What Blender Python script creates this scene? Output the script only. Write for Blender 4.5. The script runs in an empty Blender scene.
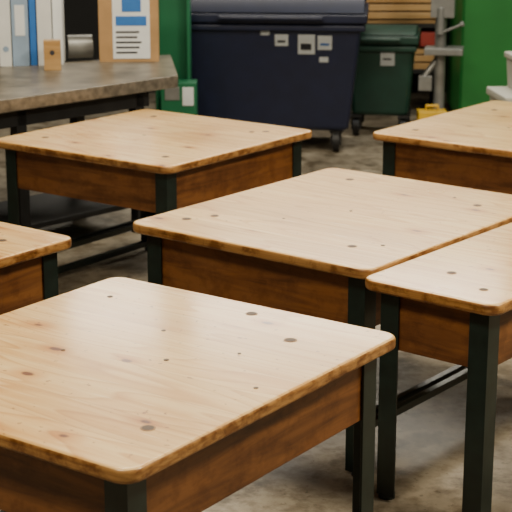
import bpy, bmesh, math, random
from mathutils import Vector, Matrix
random.seed(4)
scene = bpy.context.scene
COL = scene.collection
TABLE_H = 0.60
CAM_H = TABLE_H + 1.0

# ---------------------------------------------------------------- materials
def new_mat(name):
    m = bpy.data.materials.new(name); m.use_nodes = True
    nt = m.node_tree; b = nt.nodes["Principled BSDF"]
    return m, nt, b

def plain(name, col, rough=0.5, metal=0.0, var=0.15, scale=12.0, bump=0.02):
    m, nt, b = new_mat(name)
    tc = nt.nodes.new("ShaderNodeTexCoord")
    n = nt.nodes.new("ShaderNodeTexNoise"); n.inputs["Scale"].default_value = scale
    n.inputs["Detail"].default_value = 5
    nt.links.new(tc.outputs["Object"], n.inputs["Vector"])
    r = nt.nodes.new("ShaderNodeValToRGB")
    r.color_ramp.elements[0].position = 0.3; r.color_ramp.elements[1].position = 0.7
    r.color_ramp.elements[0].color = (*[c*(1-var) for c in col], 1)
    r.color_ramp.elements[1].color = (*[min(1, c*(1+var)) for c in col], 1)
    nt.links.new(n.outputs["Fac"], r.inputs["Fac"])
    nt.links.new(r.outputs["Color"], b.inputs["Base Color"])
    b.inputs["Roughness"].default_value = rough
    b.inputs["Metallic"].default_value = metal
    if bump:
        bp = nt.nodes.new("ShaderNodeBump"); bp.inputs["Strength"].default_value = bump*5
        bp.inputs["Distance"].default_value = 0.002
        nt.links.new(n.outputs["Fac"], bp.inputs["Height"])
        nt.links.new(bp.outputs["Normal"], b.inputs["Normal"])
    return m

def mathn(nt, op, a, bval=None):
    n = nt.nodes.new("ShaderNodeMath"); n.operation = op
    for i, v in enumerate((a, bval)):
        if v is None: continue
        if isinstance(v, (int, float)): n.inputs[i].default_value = v
        else: nt.links.new(v, n.inputs[i])
    return n.outputs[0]

def mix(nt, typ, fac, a, b):
    n = nt.nodes.new("ShaderNodeMix"); n.data_type = 'RGBA'; n.blend_type = typ
    if isinstance(fac, (int, float)): n.inputs[0].default_value = fac
    else: nt.links.new(fac, n.inputs[0])
    for idx, v in ((6, a), (7, b)):
        if isinstance(v, tuple): n.inputs[idx].default_value = (*v, 1)
        else: nt.links.new(v, n.inputs[idx])
    return n.outputs[2]

def ramp(nt, fac, stops):
    r = nt.nodes.new("ShaderNodeValToRGB")
    els = r.color_ramp.elements
    while len(els) < len(stops): els.new(.5)
    for e, (p, c) in zip(els, stops):
        e.position = p; e.color = (*c, 1)
    nt.links.new(fac, r.inputs["Fac"])
    return r.outputs["Color"]

def wood(name, light, dark, plank=0.11, axis='Y', grain=(1.3, 22, 22), knots=0.6, rough=0.33, planks=True, pv=0.25, coat=0.0, scratches=False, stain=None):
    m, nt, b = new_mat(name)
    tc = nt.nodes.new("ShaderNodeTexCoord")
    oi = nt.nodes.new("ShaderNodeObjectInfo")
    off = mathn(nt, 'MULTIPLY', oi.outputs["Random"], 37.0)
    add = nt.nodes.new("ShaderNodeVectorMath"); add.operation = 'ADD'
    nt.links.new(tc.outputs["Object"], add.inputs[0]); nt.links.new(off, add.inputs[1])
    sep = nt.nodes.new("ShaderNodeSeparateXYZ"); nt.links.new(tc.outputs["Object"], sep.inputs[0])
    p = mathn(nt, 'DIVIDE', sep.outputs[axis], plank)
    p = mathn(nt, 'ADD', p, 50.3)
    fl = mathn(nt, 'FLOOR', p); fr = mathn(nt, 'FRACT', p)
    wn = nt.nodes.new("ShaderNodeTexWhiteNoise"); wn.noise_dimensions = '1D'
    nt.links.new(mathn(nt, 'ADD', fl, off), wn.inputs["W"])
    comb = nt.nodes.new("ShaderNodeCombineXYZ")
    nt.links.new(mathn(nt, 'MULTIPLY', wn.outputs["Value"], 9.0), comb.inputs[0])
    nt.links.new(mathn(nt, 'MULTIPLY', wn.outputs["Value"], 5.0), comb.inputs[2])
    add2 = nt.nodes.new("ShaderNodeVectorMath"); add2.operation = 'ADD'
    nt.links.new(add.outputs[0], add2.inputs[0])
    if planks: nt.links.new(comb.outputs[0], add2.inputs[1])
    mp = nt.nodes.new("ShaderNodeMapping"); mp.inputs["Scale"].default_value = grain
    nt.links.new(add2.outputs[0], mp.inputs["Vector"])
    n1 = nt.nodes.new("ShaderNodeTexNoise"); n1.inputs["Scale"].default_value = 1.6
    n1.inputs["Detail"].default_value = 8; n1.inputs["Roughness"].default_value = .62
    n1.inputs["Distortion"].default_value = .6
    nt.links.new(mp.outputs[0], n1.inputs["Vector"])
    col = ramp(nt, n1.outputs["Fac"], [(.34, dark), (.58, light)])
    if planks:
        mw = nt.nodes.new("ShaderNodeMapping"); mw.inputs["Scale"].default_value = (.9, 7, 7)
        nt.links.new(add2.outputs[0], mw.inputs["Vector"])
        n4 = nt.nodes.new("ShaderNodeTexNoise"); n4.inputs["Scale"].default_value = 1.0; n4.inputs["Detail"].default_value = 1
        nt.links.new(mw.outputs[0], n4.inputs["Vector"])
        rings = mathn(nt, 'FRACT', mathn(nt, 'MULTIPLY', n4.outputs["Fac"], 12.0))
        col = mix(nt, 'MULTIPLY', .85, col, ramp(nt, rings, [(0.0, (1, 1, 1)), (.70, (.95, .88, .77)), (.93, (.78, .60, .39)), (1.0, (1, 1, 1))]))
    n2 = nt.nodes.new("ShaderNodeTexNoise"); n2.inputs["Scale"].default_value = 3.2
    n2.inputs["Detail"].default_value = 4
    nt.links.new(add.outputs[0], n2.inputs["Vector"])
    col = mix(nt, 'MULTIPLY', .8, col, ramp(nt, n2.outputs["Fac"], [(.35, (.87, .76, .60)), (.68, (1, 1, 1))]))
    if planks:
        pc = mix(nt, 'MIX', wn.outputs["Value"], (1-pv, 1-pv*1.35, 1-pv*1.9), (1, 1, 1))
        col = mix(nt, 'MULTIPLY', 1.0, col, pc)
        line = mathn(nt, 'LESS_THAN', fr, 0.014)
        col = mix(nt, 'MULTIPLY', mathn(nt, 'MULTIPLY', line, .5), col, (.45, .28, .14))
    if knots:
        mk = nt.nodes.new("ShaderNodeMapping"); mk.inputs["Scale"].default_value = (3.4, 6.0, 1)
        nt.links.new(add2.outputs[0], mk.inputs["Vector"])
        dist = nt.nodes.new("ShaderNodeTexNoise"); dist.inputs["Scale"].default_value = 20
        nt.links.new(add.outputs[0], dist.inputs["Vector"])
        v = nt.nodes.new("ShaderNodeTexVoronoi"); v.voronoi_dimensions = '2D'; v.inputs["Scale"].default_value = 1.0
        nt.links.new(mk.outputs[0], v.inputs["Vector"])
        dd = mathn(nt, 'ADD', v.outputs["Distance"], mathn(nt, 'MULTIPLY', mathn(nt, 'SUBTRACT', dist.outputs["Fac"], .5), .07))
        sepc = nt.nodes.new("ShaderNodeSeparateColor"); nt.links.new(v.outputs["Color"], sepc.inputs[0])
        keep = mathn(nt, 'GREATER_THAN', sepc.outputs[0], .62)
        halo = ramp(nt, dd, [(.04, (1, 1, 1)), (.20, (0, 0, 0))])
        core = ramp(nt, dd, [(.03, (1, 1, 1)), (.058, (0, 0, 0))])
        col = mix(nt, 'MULTIPLY', mathn(nt, 'MULTIPLY', mathn(nt, 'MULTIPLY', halo, keep), knots), col, (.76, .52, .27))
        col = mix(nt, 'MULTIPLY', mathn(nt, 'MULTIPLY', mathn(nt, 'MULTIPLY', core, keep), knots), col, (.22, .10, .04))
    if scratches:
        ms = nt.nodes.new("ShaderNodeMapping"); ms.inputs["Scale"].default_value = (3, 40, 1); ms.inputs["Rotation"].default_value = (0, 0, .5)
        nt.links.new(add.outputs[0], ms.inputs["Vector"])
        ns = nt.nodes.new("ShaderNodeTexNoise"); ns.inputs["Scale"].default_value = 2.4; ns.inputs["Detail"].default_value = 3
        nt.links.new(ms.outputs[0], ns.inputs["Vector"])
        col = mix(nt, 'MIX', mathn(nt, 'MULTIPLY', ramp(nt, ns.outputs["Fac"], [(.67, (0, 0, 0)), (.71, (1, 1, 1))]), .35), col, (.94, .80, .56))
        nf = nt.nodes.new("ShaderNodeTexNoise"); nf.inputs["Scale"].default_value = 60; nf.inputs["Detail"].default_value = 2
        nt.links.new(add.outputs[0], nf.inputs["Vector"])
        col = mix(nt, 'MULTIPLY', mathn(nt, 'MULTIPLY', ramp(nt, nf.outputs["Fac"], [(.69, (0, 0, 0)), (.73, (1, 1, 1))]), .8), col, (.42, .23, .1))
    if stain:   # irregular worn / dirty patches
        nw = nt.nodes.new("ShaderNodeTexNoise"); nw.inputs["Scale"].default_value = 16; nw.inputs["Detail"].default_value = 6
        nw.inputs["Roughness"].default_value = .7
        nt.links.new(add.outputs[0], nw.inputs["Vector"])
        col = mix(nt, 'MULTIPLY', .9, col, ramp(nt, nw.outputs["Fac"], [(.40, stain), (.52, (1, 1, 1))]))
    nt.links.new(col, b.inputs["Base Color"])
    rr = mathn(nt, 'ADD', mathn(nt, 'MULTIPLY', n2.outputs["Fac"], .25), rough-.12)
    nt.links.new(rr, b.inputs["Roughness"])
    b.inputs["Coat Weight"].default_value = coat; b.inputs["Coat Roughness"].default_value = .16
    bp = nt.nodes.new("ShaderNodeBump"); bp.inputs["Strength"].default_value = .12
    bp.inputs["Distance"].default_value = .002
    nt.links.new(n1.outputs["Fac"], bp.inputs["Height"])
    nt.links.new(bp.outputs["Normal"], b.inputs["Normal"])
    return m

M_TOP = wood("varnished_pine_top", (.90, .655, .31), (.79, .49, .18), coat=.4, scratches=True, pv=.13, knots=.95)
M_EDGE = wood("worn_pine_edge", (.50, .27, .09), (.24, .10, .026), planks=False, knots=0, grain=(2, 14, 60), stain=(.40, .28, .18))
M_APRON = wood("brown_plywood", (.245, .098, .027), (.10, .035, .010), planks=False, knots=0, grain=(1.6, 1.6, 17), rough=.42, stain=(.72, .66, .6))
M_TIMBER = wood("raw_timber", (.55, .36, .17), (.38, .22, .08), planks=False, knots=.3)
M_LEG = plain("dark_green_enamel", (.008, .018, .015), .35, .0, .3, 20)
M_BOLT = plain("dark_plug", (.07, .035, .015), .5, 0, .3, 200, 0)
M_RING = plain("plug_ring", (.30, .16, .06), .5, 0, .2, 200, 0)
M_BLACK = plain("black_rubber", (.008, .008, .009), .5)
M_NAVY = plain("navy_plastic", (.006, .010, .036), .45, 0, .15)
M_GBIN = plain("green_bin_plastic", (.006, .038, .026), .45)
M_GREEN = plain("green_painted_steel", (.012, .17, .03), .45, 0, .15, 3)
M_TEAL = plain("green_post_paint", (.01, .15, .065), .45, 0, .15, 3)
M_STEEL = plain("grey_steel", (.26, .26, .25), .4, .4, .2)
M_DSTEEL = plain("dark_steel", (.02, .02, .021), .5, .3, .2)
M_BENCH = plain("worn_bench_top", (.16, .135, .10), .36, .1, .45, 9)
M_BEDGE = plain("bench_edge_steel", (.24, .21, .17), .38, .6, .4, 30)
M_WHITE = plain("white_plastic", (.72, .73, .72), .5, 0, .05)
M_OFFW = plain("offwhite_plastic", (.50, .49, .43), .5, 0, .05)
M_LABEL = plain("paper_label", (.75, .78, .80), .6, 0, .05)
M_BLUE = plain("blue_print", (.03, .16, .5), .5, 0, .1)
M_LBLUE = plain("pale_blue_board", (.28, .38, .52), .5, 0, .1)
M_CARD = plain("cardboard", (.42, .25, .11), .7, 0, .12)
M_YEL = plain("yellow_plastic", (.75, .45, .02), .45, 0, .1)
M_RED = plain("red_paint", (.30, .03, .02), .5, 0, .1)
M_INK = plain("dark_ink", (.03, .03, .04), .6)

def floor_mat():
    m, nt, b = new_mat("polished_concrete")
    tc = nt.nodes.new("ShaderNodeTexCoord")
    ns = []
    for sc, de in ((2.2, 8), (14, 6), (5.5, 5), (34, 3)):
        n = nt.nodes.new("ShaderNodeTexNoise"); n.inputs["Scale"].default_value = sc; n.inputs["Detail"].default_value = de
        n.inputs["Roughness"].default_value = .65
        nt.links.new(tc.outputs["Object"], n.inputs["Vector"]); ns.append(n)
    c = ramp(nt, ns[0].outputs["Fac"], [(.34, (.18, .148, .105)), (.66, (.46, .395, .30))])
    c = mix(nt, 'MULTIPLY', .85, c, ramp(nt, ns[1].outputs["Fac"], [(.38, (.50, .46, .40)), (.55, (1, 1, 1))]))
    c = mix(nt, 'MULTIPLY', .85, c, ramp(nt, ns[2].outputs["Fac"], [(.36, (.32, .28, .22)), (.47, (1, 1, 1))]))
    c = mix(nt, 'MULTIPLY', .6, c, ramp(nt, ns[3].outputs["Fac"], [(.32, (.35, .3, .25)), (.38, (1, 1, 1))]))
    nt.links.new(c, b.inputs["Base Color"])
    b.inputs["Roughness"].default_value = .42
    bp = nt.nodes.new("ShaderNodeBump"); bp.inputs["Strength"].default_value = .1
    nt.links.new(ns[1].outputs["Fac"], bp.inputs["Height"]); nt.links.new(bp.outputs["Normal"], b.inputs["Normal"])
    return m
M_FLOOR = floor_mat()
M_WALL = plain("dark_workshop_wall", (.014, .014, .014), .8, 0, .3, 2)

# ---------------------------------------------------------------- geometry helpers
def finish(bm, name, mats, parent=None, bevel=0, seg=2, smooth=False, loc=(0, 0, 0), rot=0):
    me = bpy.data.meshes.new(name); bm.normal_update(); bm.to_mesh(me); bm.free()
    ob = bpy.data.objects.new(name, me); COL.objects.link(ob)
    for m in (mats if isinstance(mats, (list, tuple)) else [mats]): me.materials.append(m)
    if parent: ob.parent = parent
    ob.location = loc; ob.rotation_euler = (0, 0, rot)
    if bevel:
        bv = ob.modifiers.new("bevel", 'BEVEL'); bv.width = bevel; bv.segments = seg
        bv.limit_method = 'ANGLE'; bv.angle_limit = math.radians(35)
    if smooth or bevel:
        for p in me.polygons: p.use_smooth = True
        if bevel:
            wn = ob.modifiers.new("wn", 'WEIGHTED_NORMAL'); wn.keep_sharp = True
    return ob

def add_box(bm, x0, x1, y0, y1, z0, z1, mi=0, taper=None):
    vs = []
    for z in (z0, z1):
        for x, y in ((x0, y0), (x1, y0), (x1, y1), (x0, y1)):
            if taper and z == z0:
                cx, cy = (x0+x1)/2, (y0+y1)/2
                x2, y2 = cx+(x-cx)*taper[0], cy+(y-cy)*taper[1]
                vs.append(bm.verts.new((x2, y2, z)))
            else: vs.append(bm.verts.new((x, y, z)))
    fs = [(3, 2, 1, 0), (4, 5, 6, 7), (0, 1, 5, 4), (1, 2, 6, 5), (2, 3, 7, 6), (3, 0, 4, 7)]
    for f in fs:
        fa = bm.faces.new([vs[i] for i in f]); fa.material_index = mi
    return vs

def add_prism(bm, pts, z0, z1, mi=0, mside=None):
    if mside is None: mside = mi
    a = [bm.verts.new((x, y, z0)) for x, y in pts]; b = [bm.verts.new((x, y, z1)) for x, y in pts]
    f = bm.faces.new(b); f.material_index = mi
    f = bm.faces.new(a[::-1]); f.material_index = mside
    n = len(pts)
    for i in range(n):
        f = bm.faces.new((a[i], a[(i+1) % n], b[(i+1) % n], b[i])); f.material_index = mside

def add_cyl(bm, p0, p1, r, mi=0, seg=20, r2=None):
    p0, p1 = Vector(p0), Vector(p1); d = p1-p0
    q = d.to_track_quat('Z', 'Y').to_matrix().to_4x4()
    mt = Matrix.Translation((p0+p1)/2) @ q
    g = bmesh.ops.create_cone(bm, cap_ends=True, segments=seg, radius1=r, radius2=r if r2 is None else r2, depth=d.length, matrix=mt)
    fs = set(f for v in g['verts'] for f in v.link_faces)
    for f in fs: f.material_index = mi

def rrect(w, d, r, n=8):
    pts = []
    for cx, cy, a0 in ((w/2-r, d/2-r, 0), (-w/2+r, d/2-r, 90), (-w/2+r, -d/2+r, 180), (w/2-r, -d/2+r, 270)):
        for i in range(n+1):
            a = math.radians(a0+90*i/n); pts.append((cx+r*math.cos(a), cy+r*math.sin(a)))
    return pts

def empty(name, loc=(0, 0, 0), rot=0):
    e = bpy.data.objects.new(name, None); COL.objects.link(e)
    e.location = loc; e.rotation_euler = (0, 0, rot); e.empty_display_size = .1
    return e

# ---------------------------------------------------------------- desk
def desk(anchor, corner, ang2, w, d, plugs=(), T=.03, H=TABLE_H, AP=.155, grow=.016, rails=2, lowrail=False):
    """corner: which top corner sits on anchor. local x = direction 1, local y = direction 2."""
    rot = math.radians(ang2-90)
    sx, sy = {'near': (1, -1), 'right': (1, 1), 'left': (-1, -1), 'far': (-1, 1)}[corner]
    c, s = math.cos(rot), math.sin(rot)
    lx, ly = sx*w/2, sy*d/2
    ox = anchor[0]-(c*lx-s*ly); oy = anchor[1]-(s*lx+c*ly)
    w += 2*grow; d += 2*grow
    root = empty("wooden_desk", (ox, oy, 0), rot)
    bm = bmesh.new()
    add_prism(bm, rrect(w, d, .04), H-T, H, 0, 1)
    finish(bm, "desk_top", [M_TOP, M_EDGE], root, bevel=.009, seg=4)
    bm = bmesh.new()
    for px, py, r in plugs:   # px from near corner going left, py along dir 2
        x, y = w/2-grow-px, -d/2+grow+py
        if r > .008:
            add_cyl(bm, (x, y, H-.002), (x, y, H+.0006), r*1.3, 1, 24)
        add_cyl(bm, (x, y, H-.002), (x, y, H+.0010), r, 0, 20)
    finish(bm, "screw_plugs", [M_BOLT, M_RING], root)
    ins = .040; t = .018
    ax, ay = w/2-ins, d/2-ins
    z1 = H-T; z0 = z1-AP
    L = .054; th = .006
    bm = bmesh.new()
    e = th+.002
    add_box(bm, -ax+L*.3, ax-L*.3, -ay+e, -ay+e+t, z0, z1)
    add_box(bm, -ax+L*.3, ax-L*.3, ay-e-t, ay-e, z0, z1)
    finish(bm, "apron_front_back", M_APRON, root, bevel=.0015)
    bm = bmesh.new()
    add_box(bm, -ay+e+t, ay-e-t, -ax+e, -ax+e+t, z0, z1)
    add_box(bm, -ay+e+t, ay-e-t, ax-e-t, ax-e, z0, z1)
    finish(bm, "apron_sides", M_APRON, root, bevel=.0015, rot=math.pi/2)
    k = 0
    for qx in (-1, 1):
        for qy in (-1, 1):
            k += 1
            bm = bmesh.new()
            pts = [(0, 0), (-L, 0), (-L, -th), (-th, -th), (-th, -L), (0, -L)]
            pts = [(qx*(ax+p[0]), qy*(ay+p[1])) for p in pts]
            if qx*qy < 0: pts = pts[::-1]
            add_prism(bm, pts, .012, z1)
            cx, cy = qx*(ax-.02), qy*(ay-.02)
            add_cyl(bm, (cx, cy, 0), (cx, cy, .014), .022)
            add_cyl(bm, (cx, cy, .014), (cx, cy, .05), .008)
            bmesh.ops.recalc_face_normals(bm, faces=bm.faces)
            finish(bm, f"leg_{k}", M_LEG, root, bevel=.001, seg=1)
    if rails:
        bm = bmesh.new()
        for q in (-1, 1):
            for (u0, u1) in ((.0, .022), (.040, .062)):
                a0, a1 = (ax-th-u1, ax-th-u0)
                add_box(bm, min(q*a0, q*a1), max(q*a0, q*a1), -ay+th+(0 if u0 == 0 else .02), ay-th-(0 if u0 == 0 else .02), .125, .147)
            for yy in (-ay+th+.02, ay-th-.04):
                add_box(bm, min(q*(ax-.075), q*(ax-th)), max(q*(ax-.075), q*(ax-th)), yy, yy+.02, .128, .144)
        if lowrail: add_box(bm, -ax+th, -ax+th+.022, -ay+th, ay-th, .02, .045)
        finish(bm, "frame_rails", M_LEG, root, bevel=.0015, seg=1)
    return root

PA = [(.343, .845, .011), (.162, .737, .0115), (.089, .162, .0115), (.30, .478, .006), (.66, .14, .007), (.70, .76, .007), (.05, .45, .005), (.43, .63, .005), (.20, .60, .004), (.52, .40, .005)]
PB = [(.72, .12, .0115), (.68, .20, .010), (.66, .87, .0115), (.16, .16, .0105), (.10, .22, .006), (.14, .80, .0105), (.4, .5, .005), (.25, .85, .005), (.5, .3, .004)]
PC = [(.72, .14, .011), (.11, .12, .011), (.7, .75, .011), (.12, .74, .011), (.16, .70, .009), (.45, .4, .005)]
desk((-.220, 2.309), 'near', 54.6, .80, .90, PA)
desk((-.352, 4.090), 'left', 51.7, .815, .99, PB)
desk((-.305, 4.899), 'near', 53.5, .845, .87, PC, lowrail=True)
desk((.281, 3.500), 'left', 51.0, .36, .93, [(.22, .17, .010), (.1, .3, .005), (.08, .09, .009)], rails=0)
desk((.460, 5.552), 'left', 53.0, .82, .98, PC)
desk((-.520, 3.910), 'right', 52.5, .82, .88, PC)

# ---------------------------------------------------------------- room
def slab(name, x0, x1, y0, y1, z0, z1, m):
    bm = bmesh.new(); add_box(bm, x0, x1, y0, y1, z0, z1); return finish(bm, name, m)
slab("floor", -5, 6, -1, 10.5, -.1, 0, M_FLOOR)
slab("wall_back", -5, 6, 10.5, 10.65, -.1, 3.6, M_WALL)
slab("wall_left", -5.15, -5, -1, 10.65, -.1, 3.6, M_WALL)

# ---------------------------------------------------------------- workbench (left, back)
root = empty("workbench", (0, 0, 0))
BH = CAM_H-.90
d = Vector((.686, .728)); 
fr = Vector((-.346, 6.42)); fl = fr-d*1.7
br = Vector((-.42, 7.15)); bl = fl+Vector((-.85, .80))
bm = bmesh.new()
add_prism(bm, [tuple(fl), tuple(fr), tuple(br), tuple(bl)], BH-.055, BH, 0, 1)
finish(bm, "bench_top", [M_BENCH, M_BEDGE], root, bevel=.005)
bm = bmesh.new()
nrm = Vector((-d.y, d.x))
def strip(p, q, off0, off1, z0, z1, mi=0):
    a = p+nrm*off0; b_ = q+nrm*off0; c_ = q+nrm*off1; e_ = p+nrm*off1
    add_prism(bm, [tuple(a), tuple(b_), tuple(c_), tuple(e_)], z0, z1, mi)
strip(fl+d*.05, fr-d*.12, .06, .09, BH-.13, BH-.055)
strip(fl+d*.05, fr-d*.12, .08, .52, .12, .145)
for s_ in (.08, .85, 1.5):
    p = fl+d*s_
    strip(p, p+d*.05, .06, .11, 0, BH-.055)
    strip(p, p+d*.05, .47, .52, 0, BH-.055)
finish(bm, "bench_frame", M_DSTEEL, root, bevel=.003)

def item(name, build, mats, loc, rot=0, bevel=.003):
    bm = bmesh.new(); build(bm); return finish(bm, name, mats, None, bevel, 2, False, loc, rot)

def binders(bm):
    add_box(bm, -.30, -.245, -.02, .20, 0, .40, 0)
    add_box(bm, -.24, -.165, -.01, .20, 0, .42, 3)
    add_box(bm, -.16, -.13, .01, .20, 0, .38, 1)
    add_box(bm, -.125, -.06, .0, .20, 0, .37, 0)
    add_box(bm, -.055, -.012, .03, .20, 0, .39, 2)
    add_cyl(bm, (-.27, -.021, .08), (-.27, -.019, .08), .014, 3)
    add_box(bm, -.225, -.18, -.012, -.01, .14, .28, 2)
item("ring_binders", binders, [M_WHITE, M_BLUE, M_LABEL, M_LBLUE], (-.885, 6.74, BH), math.radians(4))
def block(bm):
    add_box(bm, -.038, .038, -.03, .03, 0, .135, 0)
    add_cyl(bm, (0, -.0305, .08), (0, -.0285, .08), .012, 1)
item("wooden_block", block, [M_TIMBER, M_INK], (-.925, 6.60, BH), math.radians(6))
def carton(bm):
    add_box(bm, -.14, .14, 0, .2, 0, .42, 0)
    add_box(bm, -.075, .10, -.003, 0, .015, .40, 1)
    add_box(bm, -.06, .085, -.005, -.003, .17, .215, 2)
    add_box(bm, -.03, .06, -.005, -.003, .235, .36, 2)
    for i in range(5): add_box(bm, -.06, .04+.01*(i % 3), -.005, -.003, .04+i*.024, .049+i*.024, 3)
item("cardboard_notice_box", carton, [M_CARD, M_LABEL, M_BLUE, M_INK], (-.60, 6.87, BH), math.radians(3))
def roll(bm):
    add_cyl(bm, (-.05, 0, .055), (.07, 0, .055), .055, 0, 32)
    add_cyl(bm, (-.052, 0, .055), (.072, 0, .055), .022, 1, 24)
item("wire_spool", roll, [M_STEEL, M_BLACK], (-.86, 7.02, BH), .2)

# ---------------------------------------------------------------- green post with control box
root = empty("green_steel_post", (-.44, 8.0, 0))
bm = bmesh.new()
add_box(bm, -.11, -.095, -.1, .1, 0, 3.0); add_box(bm, .065, .08, -.1, .1, 0, 3.0); add_box(bm, -.095, .065, -.01, .01, 0, 3.0)
add_box(bm, -.15, .12, -.14, .14, 0, .02)
finish(bm, "i_beam", M_TEAL, root, bevel=.002)
bm = bmesh.new()
add_box(bm, -.07, .12, -.26, -.10, .02, .47, 0); add_box(bm, -.05, .03, -.265, -.26, .38, .45, 1); add_box(bm, .045, .105, -.265, -.26, .35, .45, 2)
finish(bm, "switch_box", [M_TEAL, M_STEEL, M_LABEL], root, bevel=.004)

# ---------------------------------------------------------------- waste bins
def bin4(name, loc, rot, W, D, Hh, mat, labels, lid=.13, wr=.055):
    root = empty(name, loc, rot)
    bm = bmesh.new()
    add_box(bm, -W/2, W/2, -D/2, D/2, .13, Hh, 0, taper=(.86, .80))
    finish(bm, "body", mat, root, bevel=.03, seg=4)
    bm = bmesh.new()
    add_box(bm, -W/2-.025, W/2+.025, -D/2-.03, D/2+.03, Hh-.03, Hh+.02)
    add_box(bm, -W/2-.015, W/2+.015, -D/2-.02, D/2+.02, Hh-.075, Hh-.04)
    finish(bm, "rim", mat, root, bevel=.01, seg=3)
    bm = bmesh.new()
    n = 10; prof = []
    for i in range(n+1):
        a = i/n; prof.append((-D/2-.02+a*(D+.04), Hh+.025+lid*math.sin(math.pi*a)**.6))
    left = [bm.verts.new((-W/2-.01, y, z)) for y, z in prof]; right = [bm.verts.new((W/2+.01, y, z)) for y, z in prof]
    for i in range(n): bm.faces.new((left[i], right[i], right[i+1], left[i+1]))
    bm.faces.new(left[::-1]); bm.faces.new(right); bm.faces.new((left[0], left[-1], right[-1], right[0]))
    bmesh.ops.recalc_face_normals(bm, faces=bm.faces)
    finish(bm, "lid", mat, root, bevel=.008, seg=2)
    bm = bmesh.new()
    add_cyl(bm, (-W*.28, -D/2-.055, Hh+.0), (W*.28, -D/2-.055, Hh+.0), .013)
    for q in (-.28, 0, .28): add_cyl(bm, (W*q, -D/2-.055, Hh), (W*q, -D/2-.02, Hh), .011)
    finish(bm, "lid_handle", mat, root)
    def fy(z): return -D/2*(.80+.20*(z-.13)/(Hh-.13))
    bm = bmesh.new()
    for (x, z, w, h, mi) in labels:
        y = fy(z)-.004-(.003 if mi else 0); y2 = fy(z+h)-.004-(.003 if mi else 0)
        v = [bm.verts.new((x, y, z)), bm.verts.new((x+w, y, z)), bm.verts.new((x+w, y2, z+h)), bm.verts.new((x, y2, z+h))]
        f = bm.faces.new(v); f.material_index = mi
        bmesh.ops.solidify(bm, geom=[f], thickness=.0015)
    finish(bm, "labels", [M_LABEL, M_BLUE, M_INK], root)
    k = 0
    for qx in (-1, 1):
        for qy in (-1, 1):
            k += 1; bm = bmesh.new()
            x, y = qx*W*.36, qy*D*.3
            add_cyl(bm, (x-.018, y, wr), (x+.018, y, wr), wr, 0, 28)
            add_cyl(bm, (x-.022, y, wr), (x+.022, y, wr), .024, 1, 20)
            add_box(bm, x-.03, x-.022, y-.02, y+.02, .04, .125, 1); add_box(bm, x+.022, x+.03, y-.02, y+.02, .04, .125, 1)
            add_box(bm, x-.035, x+.035, y-.04, y+.04, .115, .135, 1)
            finish(bm, f"caster_{k}", [M_BLACK, M_DSTEEL], root)
    return root
bin4("wheeled_waste_bin", (.115, 8.5, 0), math.radians(-5), 1.02, .70, .78, M_NAVY,
     [(.02, .62, .075, .065, 0), (.035, .64, .045, .012, 2), (.15, .575, .095, .11, 0), (.165, .60, .06, .035, 2), (.26, .60, .08, .08, 0), (.275, .625, .05, .012, 1), (.27, .53, .05, .03, 0), (-.06, .68, .05, .025, 0)], wr=.065)
bin4("wheeled_waste_bin", (.775, 8.9, 0), math.radians(-8), .40, .46, .60, M_GBIN,
     [(-.0, .44, .085, .08, 0), (.015, .475, .05, .01, 2)], lid=.03)

# ---------------------------------------------------------------- timber rack
root = empty("timber_rack", (.88, 9.75, 0))
bm = bmesh.new()
for x in (-.38, .32):
    for y in (-.2, .2): add_box(bm, x, x+.04, y, y+.04, 0, 1.9)
for z in (.30, .60, .95): add_box(bm, -.38, .36, -.2, .24, z-.03, z)
finish(bm, "rack_frame", M_DSTEEL, root, bevel=.003)
bm = bmesh.new()
for z0 in (.60, .30, .95):
    z = z0
    for i in range(3 if z0 == .30 else 4):
        h = random.choice((.025, .04, .03)); o = random.uniform(-.02, .02)
        add_box(bm, -.33+o, .31+o, -.24+random.uniform(0, .05), .2, z, z+h); z += h+.010
finish(bm, "boards", M_TIMBER, root, bevel=.002)
bm = bmesh.new()
add_box(bm, .20, .30, -.2, 0, .45, .54, 0); add_box(bm, .09, .18, -.2, 0, .45, .52, 1); add_box(bm, -.02, .07, -.2, 0, .45, .55, 2)
finish(bm, "small_parts_boxes", [M_RED, M_LABEL, M_YEL], root, bevel=.003)

# ---------------------------------------------------------------- drill stand
root = empty("drill_stand", (1.115, 8.80, 0), math.radians(-10))
bm = bmesh.new()
add_box(bm, -.09, .10, -.12, .12, 0, .05); add_cyl(bm, (0, 0, .05), (0, 0, 1.35), .034, 0, 24)
add_box(bm, -.09, .14, -.12, .05, .50, .54)
add_box(bm, -.06, .08, -.09, .09, .72, .93)
add_cyl(bm, (0, -.08, .62), (0, -.08, .78), .024, 0, 20)
add_cyl(bm, (-.02, -.08, .62), (.12, -.08, .68), .008, 0, 12); add_cyl(bm, (.12, -.08, .68), (.14, -.08, .69), .016, 0, 12)
add_cyl(bm, (-.09, -.05, .36), (-.02, 0, .46), .018, 0, 12)
add_box(bm, -.12, -.04, -.09, -.03, .28, .37)
finish(bm, "stand_body", M_STEEL, root, bevel=.004)
def ycase(bm):
    add_box(bm, -.085, .085, -.06, .06, 0, .20); add_box(bm, -.04, -.03, -.01, .01, .20, .225); add_box(bm, .03, .04, -.01, .01, .20, .225); add_box(bm, -.04, .04, -.01, .01, .22, .235)
    add_box(bm, -.087, .087, -.062, .062, .125, .135, 1)
item("yellow_tool_case", ycase, [M_YEL, M_INK], (1.04, 8.50, 0), 0, .006)

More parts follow.
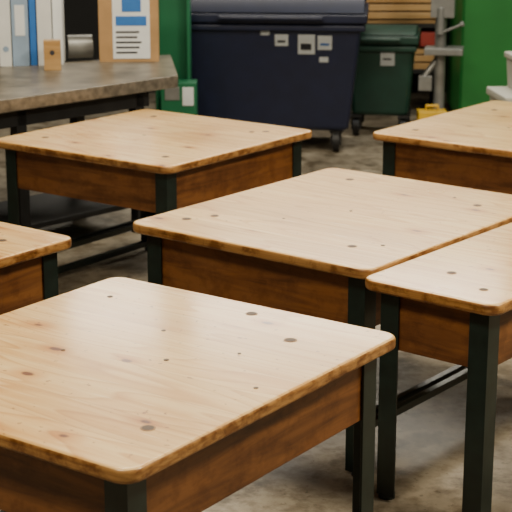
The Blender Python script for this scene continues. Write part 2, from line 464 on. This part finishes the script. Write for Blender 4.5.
# ---------------------------------------------------------------- green cabinet, white boxes
root = empty("green_machine_cabinet", (1.93, 9.1, 0))
bm = bmesh.new()
add_box(bm, -.65, .65, -.02, .6, .06, 1.9)
add_box(bm, -.63, .63, .03, .56, 0, .06)
finish(bm, "cabinet_body", M_GREEN, root, bevel=.01)
bm = bmesh.new()
add_box(bm, -.64, -.01, -.04, -.02, .10, 1.86); add_box(bm, .01, .64, -.04, -.02, .10, 1.86)
finish(bm, "cabinet_doors", M_GREEN, root, bevel=.006)
bm = bmesh.new()
add_cyl(bm, (-.05, -.07, .8), (-.05, -.07, 1.0), .01); add_cyl(bm, (.05, -.07, .8), (.05, -.07, 1.0), .01)
finish(bm, "door_handles", M_STEEL, root)

root = empty("white_storage_boxes", (1.47, 7.25, 0), .1)
bm = bmesh.new()
add_box(bm, -.25, .25, -.15, .2, 0, .46, 0, (.92, .92)); add_box(bm, -.265, .265, -.165, .215, .46, .50)
finish(bm, "box_large", M_OFFW, root, bevel=.008)
bm = bmesh.new()
add_box(bm, -.17, .25, -.1, .2, .501, .65, 0, (.95, .95)); add_box(bm, -.18, .26, -.11, .21, .65, .68)
finish(bm, "box_small", M_OFFW, root, bevel=.006)

# ---------------------------------------------------------------- lights
def area(name, loc, target, sx, sy, power, col):
    l = bpy.data.lights.new(name, 'AREA'); l.shape = 'RECTANGLE'; l.size = sx; l.size_y = sy
    l.energy = power; l.color = col
    o = bpy.data.objects.new(name, l); COL.objects.link(o); o.location = loc
    o.rotation_euler = (Vector(target)-Vector(loc)).to_track_quat('-Z', 'Y').to_euler()
area("ceiling_light_right", (2.6, 2.6, 3.4), (.2, 3.8, .4), 1.6, .5, 155, (1, .88, .66))
area("ceiling_light_mid", (-.2, 5.2, 3.5), (-.1, 4.4, .4), 1.8, .6, 130, (1, .89, .68))
area("ceiling_light_front", (-1.2, 1.4, 3.4), (-.2, 3.2, .4), 1.4, .5, 80, (1, .89, .68))
area("ceiling_light_back", (1.4, 7.4, 3.5), (1.2, 8.9, .4), 1.2, .5, 50, (1, 1, .92))
area("added_sheen_light", (.2, 9.6, 2.6), (0, 4.2, .5), 3.0, .35, 70, (1, .92, .76))  # added strip, no known fixture: gives the varnished tops their reflected sheen
w = bpy.data.worlds.new("world"); scene.world = w; w.use_nodes = True
w.node_tree.nodes["Background"].inputs[0].default_value = (1, .88, .70, 1)
w.node_tree.nodes["Background"].inputs[1].default_value = .08

# ---------------------------------------------------------------- camera
cam = bpy.data.cameras.new("camera"); co = bpy.data.objects.new("camera", cam); COL.objects.link(co)
co.location = (0, 0, CAM_H); p = math.atan(391/1450)
co.rotation_euler = (math.pi/2-p, 0, 0)
cam.sensor_width = 36; cam.lens = 1450/512*36
cam.dof.use_dof = True; cam.dof.focus_distance = 3.4; cam.dof.aperture_fstop = 10
scene.camera = co
